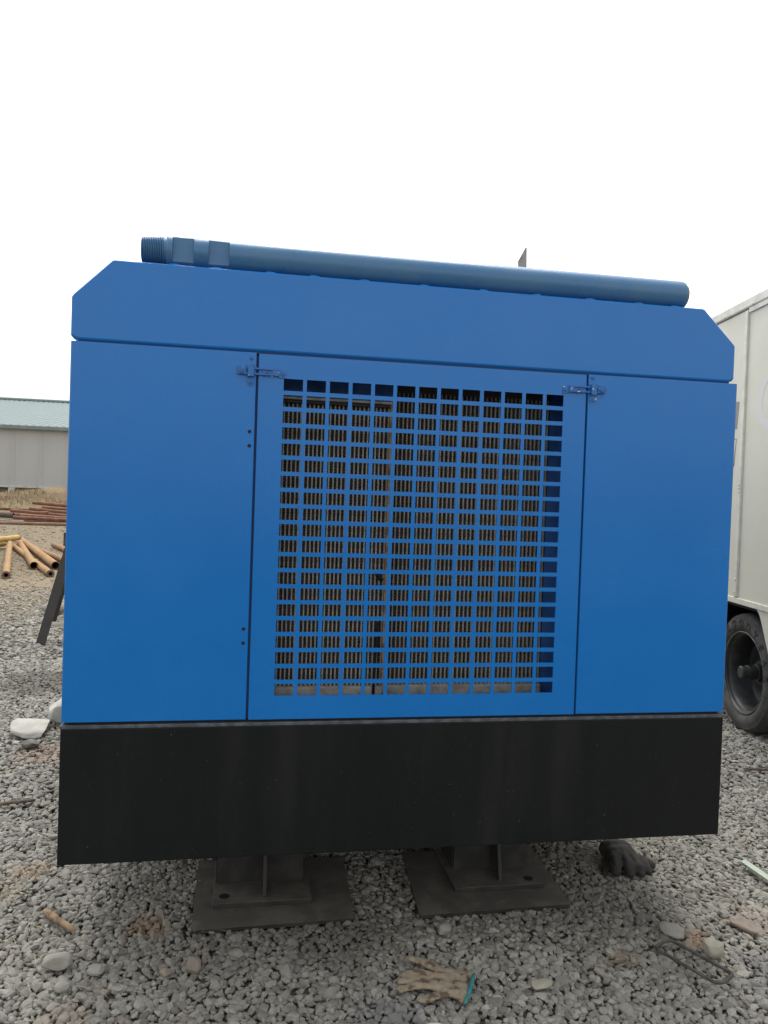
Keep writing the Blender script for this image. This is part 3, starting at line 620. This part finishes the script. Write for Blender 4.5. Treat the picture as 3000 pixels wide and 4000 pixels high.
for i, (p0, p1, r, m) in enumerate([((-8.19, 27.42, .745), (-3.3, 27.35, .42), .065, 0), ((-8.20, 27.05, .53), (-3.4, 26.95, .12), .068, 1), ((-8.77, 26.85, .46), (-4.2, 26.75, .12), .062, 0),
        ((-8.85, 26.55, .345), (-4.1, 26.45, .10), .062, 0), ((-8.50, 26.2, .245), (-3.1, 26.15, .09), .060, 1), ((-8.30, 26.32, .31), (-4.4, 26.3, .18), .055, 0),
        ((-7.8, 27.15, .60), (-3.2, 27.1, .30), .05, 0), ((-7.6, 26.6, .10), (-2.9, 26.55, .10), .062, 1), ((-10.6, 26.8, .10), (-6.1, 26.7, .10), .062, 1), ((-10.8, 26.95, .25), (-7.5, 26.8, .42), .05, 0), ((-9.9, 27.25, .52), (-5.2, 27.2, .38), .055, 1), ((-9.3, 26.45, .10), (-5.0, 26.40, .08), .06, 1)]):
    steel_pipe('rusty_pipe', p0, p1, r, RUST[m], {0: 'rusty pipe lying highest on the pile, against the grassy bank', 4: 'dark rusty pipe low at the front of the pile, just behind the pale tan pipe'}.get(i, LR), G2)
steel_pipe('rusty_pipe', (-10.9, 25.9, .058), (-3.4, 25.88, .058), .056, RUST[2], 'pale tan rusty pipe lying on bare earth in front of the rusty pile', G2)
steel_pipe('grey_pipe', (-11.5, 26.1, .17), (-8.12, 26.08, .10), .055, PIPEGREY, 'light grey pipe in front of the rusty pile', G2)
steel_pipe('grey_pipe', (-11.6, 26.42, .40), (-8.55, 26.38, .30), .10, PIPEDARK, 'thick dark grey-brown pipe lying against the rusty pile', G2)

# ---------------------------------------------------------------- shed behind the bank
X0, X1, Y0, Y1, RY, RZ, EZ = -27.0, 8.0, 34.0, 74.0, 54.0, 7.10, 4.0
sh = empty('shed', ((X0+X1)/2, (Y0+Y1)/2, 1.1)); tag(sh, 'long off-white shed with pale aqua ribbed metal roof on the bank', 'shed')
w = 1.15; n = int(round((X1-X0)/w)); w = (X1-X0)/n
wm = bpy.data.meshes.new('wall_panel'); bm = B(.0015, w-.0015, 0, .08, 1.36, 3.86, bev=.003, seg=1); bm.to_mesh(wm); bm.free(); wm.materials.append(WALL)
for i in range(n): inst('wall_panel', wm, sh, (X0+i*w, Y0+random.uniform(0, .004), 0))
mk('inner_wall', B(X0, X1, Y0+.085, Y0+.12, 1.36, 3.9), WALL, sh)
for x in (X0, X1-.12): mk('gable_wall', prism(bmesh.new(), [(Y0+.13, 1.1), (Y1, 1.1), (Y1, 3.9), (RY, RZ-.12), (Y0+.13, 3.9)], lambda p, s: Vector((x + s*.12, p[0], p[1]))), WALL, sh)
mk('rear_wall', B(X0, X1, Y1+.001, Y1+.12, 1.1, 3.9), WALL, sh)
mk('base_beam', B(X0, X1, Y0-.05, Y0+.08, 1.24, 1.355, bev=.008), WALLBEAM, sh)
mk('plinth', B(X0, X1, Y0+.15, Y0+.3, .8, 1.239), PLINTH, sh)
pmx = bpy.data.meshes.new('post'); bm = B(-.07, .07, -.04, .10, .8, 1.2395, bev=.006, seg=1); bm.to_mesh(pmx); bm.free(); pmx.materials.append(WALLBEAM)
x = -27+.35
while x < X1: inst('post', pmx, sh, (x, Y0, 0)); x += 1.225
inst('post', pmx, sh, (-10.86, Y0, 0))
sl = math.atan2(RZ-EZ, RY-Y0); Ls = math.hypot(RZ-EZ, RY-Y0+.3)
def roofpt(x, y, dz=0): return Vector((x, y, EZ + (y-Y0)*math.tan(sl) + dz))
bm = prism(bmesh.new(), [(Y0-.3, EZ-.06), (RY, RZ-.06), (RY, RZ), (Y0-.3, EZ-(.3)*math.tan(sl)+.012)], lambda p, s: Vector((X0-.3+s*(X1-X0+.6), p[0], p[1])))
roof = mk('roof', bm, ROOF, sh)
mk('roof', prism(bmesh.new(), [(RY+.001, RZ-.06), (Y1+.3, EZ-.06), (Y1+.3, EZ), (RY+.001, RZ)], lambda p, s: Vector((X0-.3+s*(X1-X0+.6), p[0], p[1]))), ROOF, sh)
rm = bpy.data.meshes.new('rib'); bm = bmesh.new()
prism(bm, [(-.045, 0), (.045, 0), (.022, .035), (-.022, .035)], lambda p, s: Vector((p[0], -.28 if s == 0 else RY-Y0-.05, p[1] + (-.28 if s == 0 else RY-Y0-.05)*math.tan(sl)))); bmesh.ops.recalc_face_normals(bm, faces=bm.faces[:]); bm.to_mesh(rm); bm.free(); rm.materials.append(ROOFRIB)
x = X0-.2
while x < X1+.2: inst('rib', rm, roof, (x, Y0, EZ+.004)); x += .31
mk('ridge_cap', prism(bmesh.new(), [(RY-.55, RZ-.02), (RY, RZ+.10), (RY+.55, RZ-.02), (RY+.55, RZ+.09), (RY, RZ+.21), (RY-.55, RZ+.10)], lambda p, s: Vector((X0-.35+s*(X1-X0+.7), p[0], p[1]))), ROOFRIB, sh)
vm = bpy.data.meshes.new('ridge_gap'); bm = B(-.14, .14, -.03, 0, 0, .055); bm.to_mesh(vm); bm.free(); vm.materials.append(PLINTH)
x = X0
while x < X1: inst('ridge_gap', vm, sh, (x, RY-.551, RZ-.085)); x += .40
mk('fascia', B(X0-.3, X1+.3, Y0-.33, Y0-.305, EZ-.185, EZ-.045, bev=.004), FASCIA, sh)
mk('soffit', B(X0-.3, X1+.3, Y0-.304, Y0-.001, EZ-.16, EZ-.13), FASCIA, sh)

# ---------------------------------------------------------------- loose things on the gravel
def stone(x, y, sx, sy, sz, m, label, rot=0, seed=1, z=None, ang=.28, group=None, name='stone', tilt=(0, 0)):
    bm = bmesh.new(); bmesh.ops.create_icosphere(bm, subdivisions=4, radius=1); rnd = random.Random(seed)
    planes = [(Vector((rnd.gauss(0, 1), rnd.gauss(0, 1), rnd.gauss(0, 1))).normalized(), rnd.uniform(.62, .93) if name == 'stone' else rnd.uniform(.42, .78)) for _ in range(9)]
    for v in bm.verts:
        for nrm, dd in planes:
            k = v.co.dot(nrm)-dd
            if k > 0: v.co -= nrm*k*.92
        v.co *= 1 + .06*mnoise.noise(v.co*2.2 + Vector((seed*3.3, 0, 0))) + .02*mnoise.noise(v.co*7 + Vector((seed, 0, 0)))
        v.co = Vector((v.co.x*sx, v.co.y*sy, v.co.z*sz))
    mt = Euler((tilt[0], tilt[1], rot)).to_matrix(); bm.transform(mt.to_4x4()); zmin = min(v.co.z for v in bm.verts); bm.transform(Matrix.Translation((x, y, (.014 - zmin) if z is None else z - zmin)))
    o = mk(name, bm, m, None, smooth=True, angle=24); return tag(o, label, 'stone', group)
stone(-1.010, .090, .043, .030, .024, STONE_G, 'large smooth grey stone on the gravel with a flat rounded top', .1, 3)
stone(.938, -.085, .036, .030, .030, STONE_P, 'pale rounded cream stone lying beside the black rectangular metal loop', .3, 5)
stone(.882, .052, .038, .052, .016, STONE_G, 'flat grey stone with a dirty spot near the rusty brown patch', -.2, 8)
stone(-.628, .035, .023, .030, .024, STONE_T, 'brown-topped stone in front of the oily base plate', .4, 11)
stone(-.705, .020, .020, .016, .012, STONE_T, 'small tan stone beside the brown-topped stone', .9, 12)
stone(.350, -.165, .034, .020, .014, STONE_P, 'long pale stone among the gravel between the tan glove and black loop', .2, 21)
stone(-.975, -.01, .022, .018, .014, STONE_G, 'small grey stone below the large smooth grey stone', .2, 31)
stone(-.90, .055, .03, .020, .014, STONE_G, 'low grey stone next to the large smooth grey stone', -.2, 32)
stone(.14, .13, .024, .034, .020, STONE_G, 'upright pale grey stone between the two oily base plates', -.4, 41)
stone(1.14, .05, .030, .052, .016, STONE_T, 'long tan stone near the pale green strip', .35, 51)
# two white slabs of broken concrete
stone(-1.650, 2.33, .125, .145, .034, STONE_W, 'angular broken white slab lying flat on gravel beside the black skirt', .35, 71, .012, name='concrete_slab', tilt=(.16, .02), group='broken white slabs')
stone(-1.555, 2.52, .105, .11, .065, STONE_W, 'rounded white slab resting against the angular broken slab', .1, 74, .02, name='concrete_slab', tilt=(.20, 0), group='broken white slabs')
stone(-1.42, 2.16, .05, .05, .04, DARKSTEEL, 'dark stone half hidden behind the black skirt below the white slabs', .1, 61)
stone(-1.60, 2.06, .045, .03, .024, DARKSTEEL, 'small dark brown stone on the reddish soil below the white slabs', .1, 62)
stone(-2.55, 6.55, .16, .10, .075, STONE_G, 'grey-brown rock on bare ground in front of the ochre pipes', .2, 63)
stone(-2.95, 9.15, .12, .09, .07, STONE_T, 'tan rock by the ochre pipe ends', .2, 64)
# wooden stick, twigs
def twig(name, P, r, m, label, cat='stick'):
    bm = bmesh.new(); q = []
    for i in range(len(P)-1):
        for k in range(5): q.append(Vector(P[i]).lerp(Vector(P[i+1]), k/5))
    q.append(Vector(P[-1])); q = [p + Vector((mnoise.noise(p*60), mnoise.noise(p*60+Vector((5, 0, 0))), 0))*r*.5 for p in q]
    pathtube(bm, q, [r*(1+.22*mnoise.noise(p*45))*(.45 if i in (0, len(q)-1) else 1) for i, p in enumerate(q)], 9)
    o = mk(name, bm, m, None, smooth=True); return tag(o, label, cat)
twig('bark_stick', [(-1.120, .392, .029), (-1.065, .322, .034), (-1.000, .262, .029)], .0105, WOOD, 'tan bark stick lying on the gravel near the skirt corner')
twig('dry_twig', [(-1.56, 1.27, .028), (-1.47, 1.285, .034), (-1.385, 1.315, .030)], .008, TWIG, 'dark crooked twig on gravel beside the black skirt')
twig('dry_twig', [(.595, -.078, .024), (.665, -.098, .026)], .0042, TWIG, 'short dark twig lying between the tan glove and black loop')
twig('dry_twig', [(2.1, 1.42, .03), (2.35, 1.36, .034), (2.55, 1.30, .03)], .008, TWIG, 'thin dark twig lying on gravel in front of the trailer tyre')
# black rectangular loop
def rloop(cx, cy, ang, lx, ly, rad, z, r, flatten):
    P = []; c_, s_ = math.cos(ang), math.sin(ang)
    for qx, qy, a0 in ((1, 1, 0), (-1, 1, 90), (-1, -1, 180), (1, -1, 270)):
        for k in range(7):
            a = R(a0 + 15*k); px = qx*(lx/2-rad) + rad*math.cos(a); py = qy*(ly/2-rad) + rad*math.sin(a)
            P.append((cx + px*c_ - py*s_, cy + px*s_ + py*c_, z + .004*mnoise.noise(Vector((px*20, py*20, 0)))))
    return P
bm = bmesh.new(); pathtube(bm, rloop(.845, -.128, math.atan2(-.178, .085)+.02, (.215), .085, .022, .0375, .005, 1), .0052, 10, closed=True)
tag(mk('metal_loop', bm, WIRE, None, smooth=True), 'black rectangular metal loop with rounded corners lying on gravel', 'loop')
# pale green strip, white plastic piece
bm = prism(bmesh.new(), [(1.392, .432), (1.420, .440), (1.455, .10), (1.425, .095)], lambda p, s: Vector((p[0], p[1], .030 + s*.006 + .03*(p[1]-.1))))
tag(mk('plastic_strip', bm, MINT), 'pale green flat strip lying on gravel beyond the skirt corner', 'strip')
bm = bmesh.new(); lathe(bm, (.045, -.342, .018), (.048, -.339, .030), [(0, .075), (.004, .082), (.009, .083), (.0095, .078), (.005, .07), (.005, .0001)], 40)
tag(mk('plastic_dish', bm, WHITE, None, smooth=True, angle=40), 'white round plastic dish on gravel below the tan glove', 'dish')
# gloves: capsules fused by a voxel remesh
def capsule(bm, a, b, ra, rb, fl=.62):
    a, b = Vector(a), Vector(b); d_ = b-a; n_ = 7
    t0 = len(bm.verts); prev = None; u_, w_ = frame_of(d_); Ln = d_.length; d_.normalize(); pr = []
    for k in range(5): t_ = k/4*math.pi/2; pr.append((-ra*math.cos(t_), max(.0004, ra*math.sin(t_))))
    for k in range(5): t_ = k/4*math.pi/2; pr.append((Ln + rb*math.sin(t_), max(.0004, rb*math.cos(t_))))
    rings(bm, [(a + d_*s_, r_, u_, w_) for s_, r_ in pr], 14)
def glove(name, fingers, palm, m, label, voxel, fl, z0, off=(0, 0)):
    bm = bmesh.new()
    for f in fingers:
        for i in range(len(f)-1): capsule(bm, f[i][:3], f[i+1][:3], f[i][3], f[i+1][3])
    for p in palm: capsule(bm, p[0][:3], p[1][:3], p[0][3], p[1][3])
    for v in bm.verts: v.co.z = z0 + (v.co.z)*fl; v.co.x += off[0]; v.co.y += off[1]
    o = mk(name, bm, m, None, smooth=True); tag(o, label, 'glove')
    r_ = o.modifiers.new('fuse', 'REMESH'); r_.mode = 'VOXEL'; r_.voxel_size = voxel; r_.use_smooth_shade = True
    s_ = o.modifiers.new('soft', 'SMOOTH'); s_.factor = .5; s_.iterations = 4
    tx = bpy.data.textures.new('wrinkle', 'CLOUDS'); tx.noise_scale = .022; dm = o.modifiers.new('wrinkle', 'DISPLACE'); dm.texture = tx; dm.strength = .007; dm.mid_level = .5; dm.texture_coords = 'LOCAL'
    return o
g = glove('work_glove',
    [[(.085, -.050, .016, .017), (.045, -.012, .020, .016), (.006, .022, .018, .013)],
     [(.060, -.072, .016, .015), (.010, -.052, .026, .015), (-.032, -.056, .018, .012)],
     [(.060, -.092, .016, .015), (.005, -.078, .022, .015), (-.042, -.080, .015, .013)],
     [(.055, -.116, .016, .015), (.000, -.108, .024, .015), (-.052, -.112, .014, .013)],
     [(.075, -.148, .016, .016), (.030, -.158, .018, .015), (-.004, -.166, .015, .014)]],
    [((.060, -.080, .016, .026), (.140, -.080, .014, .022)), ((.055, -.11, .016, .028), (.128, -.125, .014, .024)), ((.075, -.135, .016, .024), (.116, -.155, .014, .022)), ((.090, -.058, .016, .022), (.146, -.080, .014, .020)), ((.095, -.15, .016, .018), (.112, -.172, .014, .018))],
    LEATHER, 'tan leather work glove with teal cuff binding lying on gravel', .0034, .50, .0205, (0, -.024))
bm = bmesh.new(); pathtube(bm, [(.168, -.106, .034), (.159, -.127, .037), (.147, -.152, .038), (.133, -.180, .037), (.121, -.202, .035), (.108, -.224, .031)], [.004, .0052, .0055, .0055, .0052, .004], 8)
mk('cuff_binding', bm, TEAL, g, smooth=True)
glove('old_glove',
    [[(.895, .485, .052, .024), (.880, .440, .040, .023), (.878, .428, .022, .019)],
     [(.935, .480, .050, .021), (.930, .430, .036, .020), (.932, .420, .018, .018)],
     [(.970, .480, .046, .019), (.972, .432, .032, .019), (.975, .422, .016, .017)],
     [(1.000, .485, .040, .018), (1.008, .445, .026, .017), (1.012, .436, .014, .016)],
     [(.985, .52, .036, .019), (1.030, .480, .026, .017), (1.046, .470, .018, .016)],
     [(.875, .485, .03, .018), (.852, .465, .016, .015), (.845, .455, .008, .012)]],
    [((.905, .505, .050, .034), (.965, .515, .046, .032)), ((.905, .550, .050, .036), (.965, .560, .044, .034)), ((.93, .585, .05, .03), (.985, .58, .036, .03))],
    DLEATHER, 'old blackened work glove crumpled on gravel under the skirt edge', .0048, 1.0, .010)
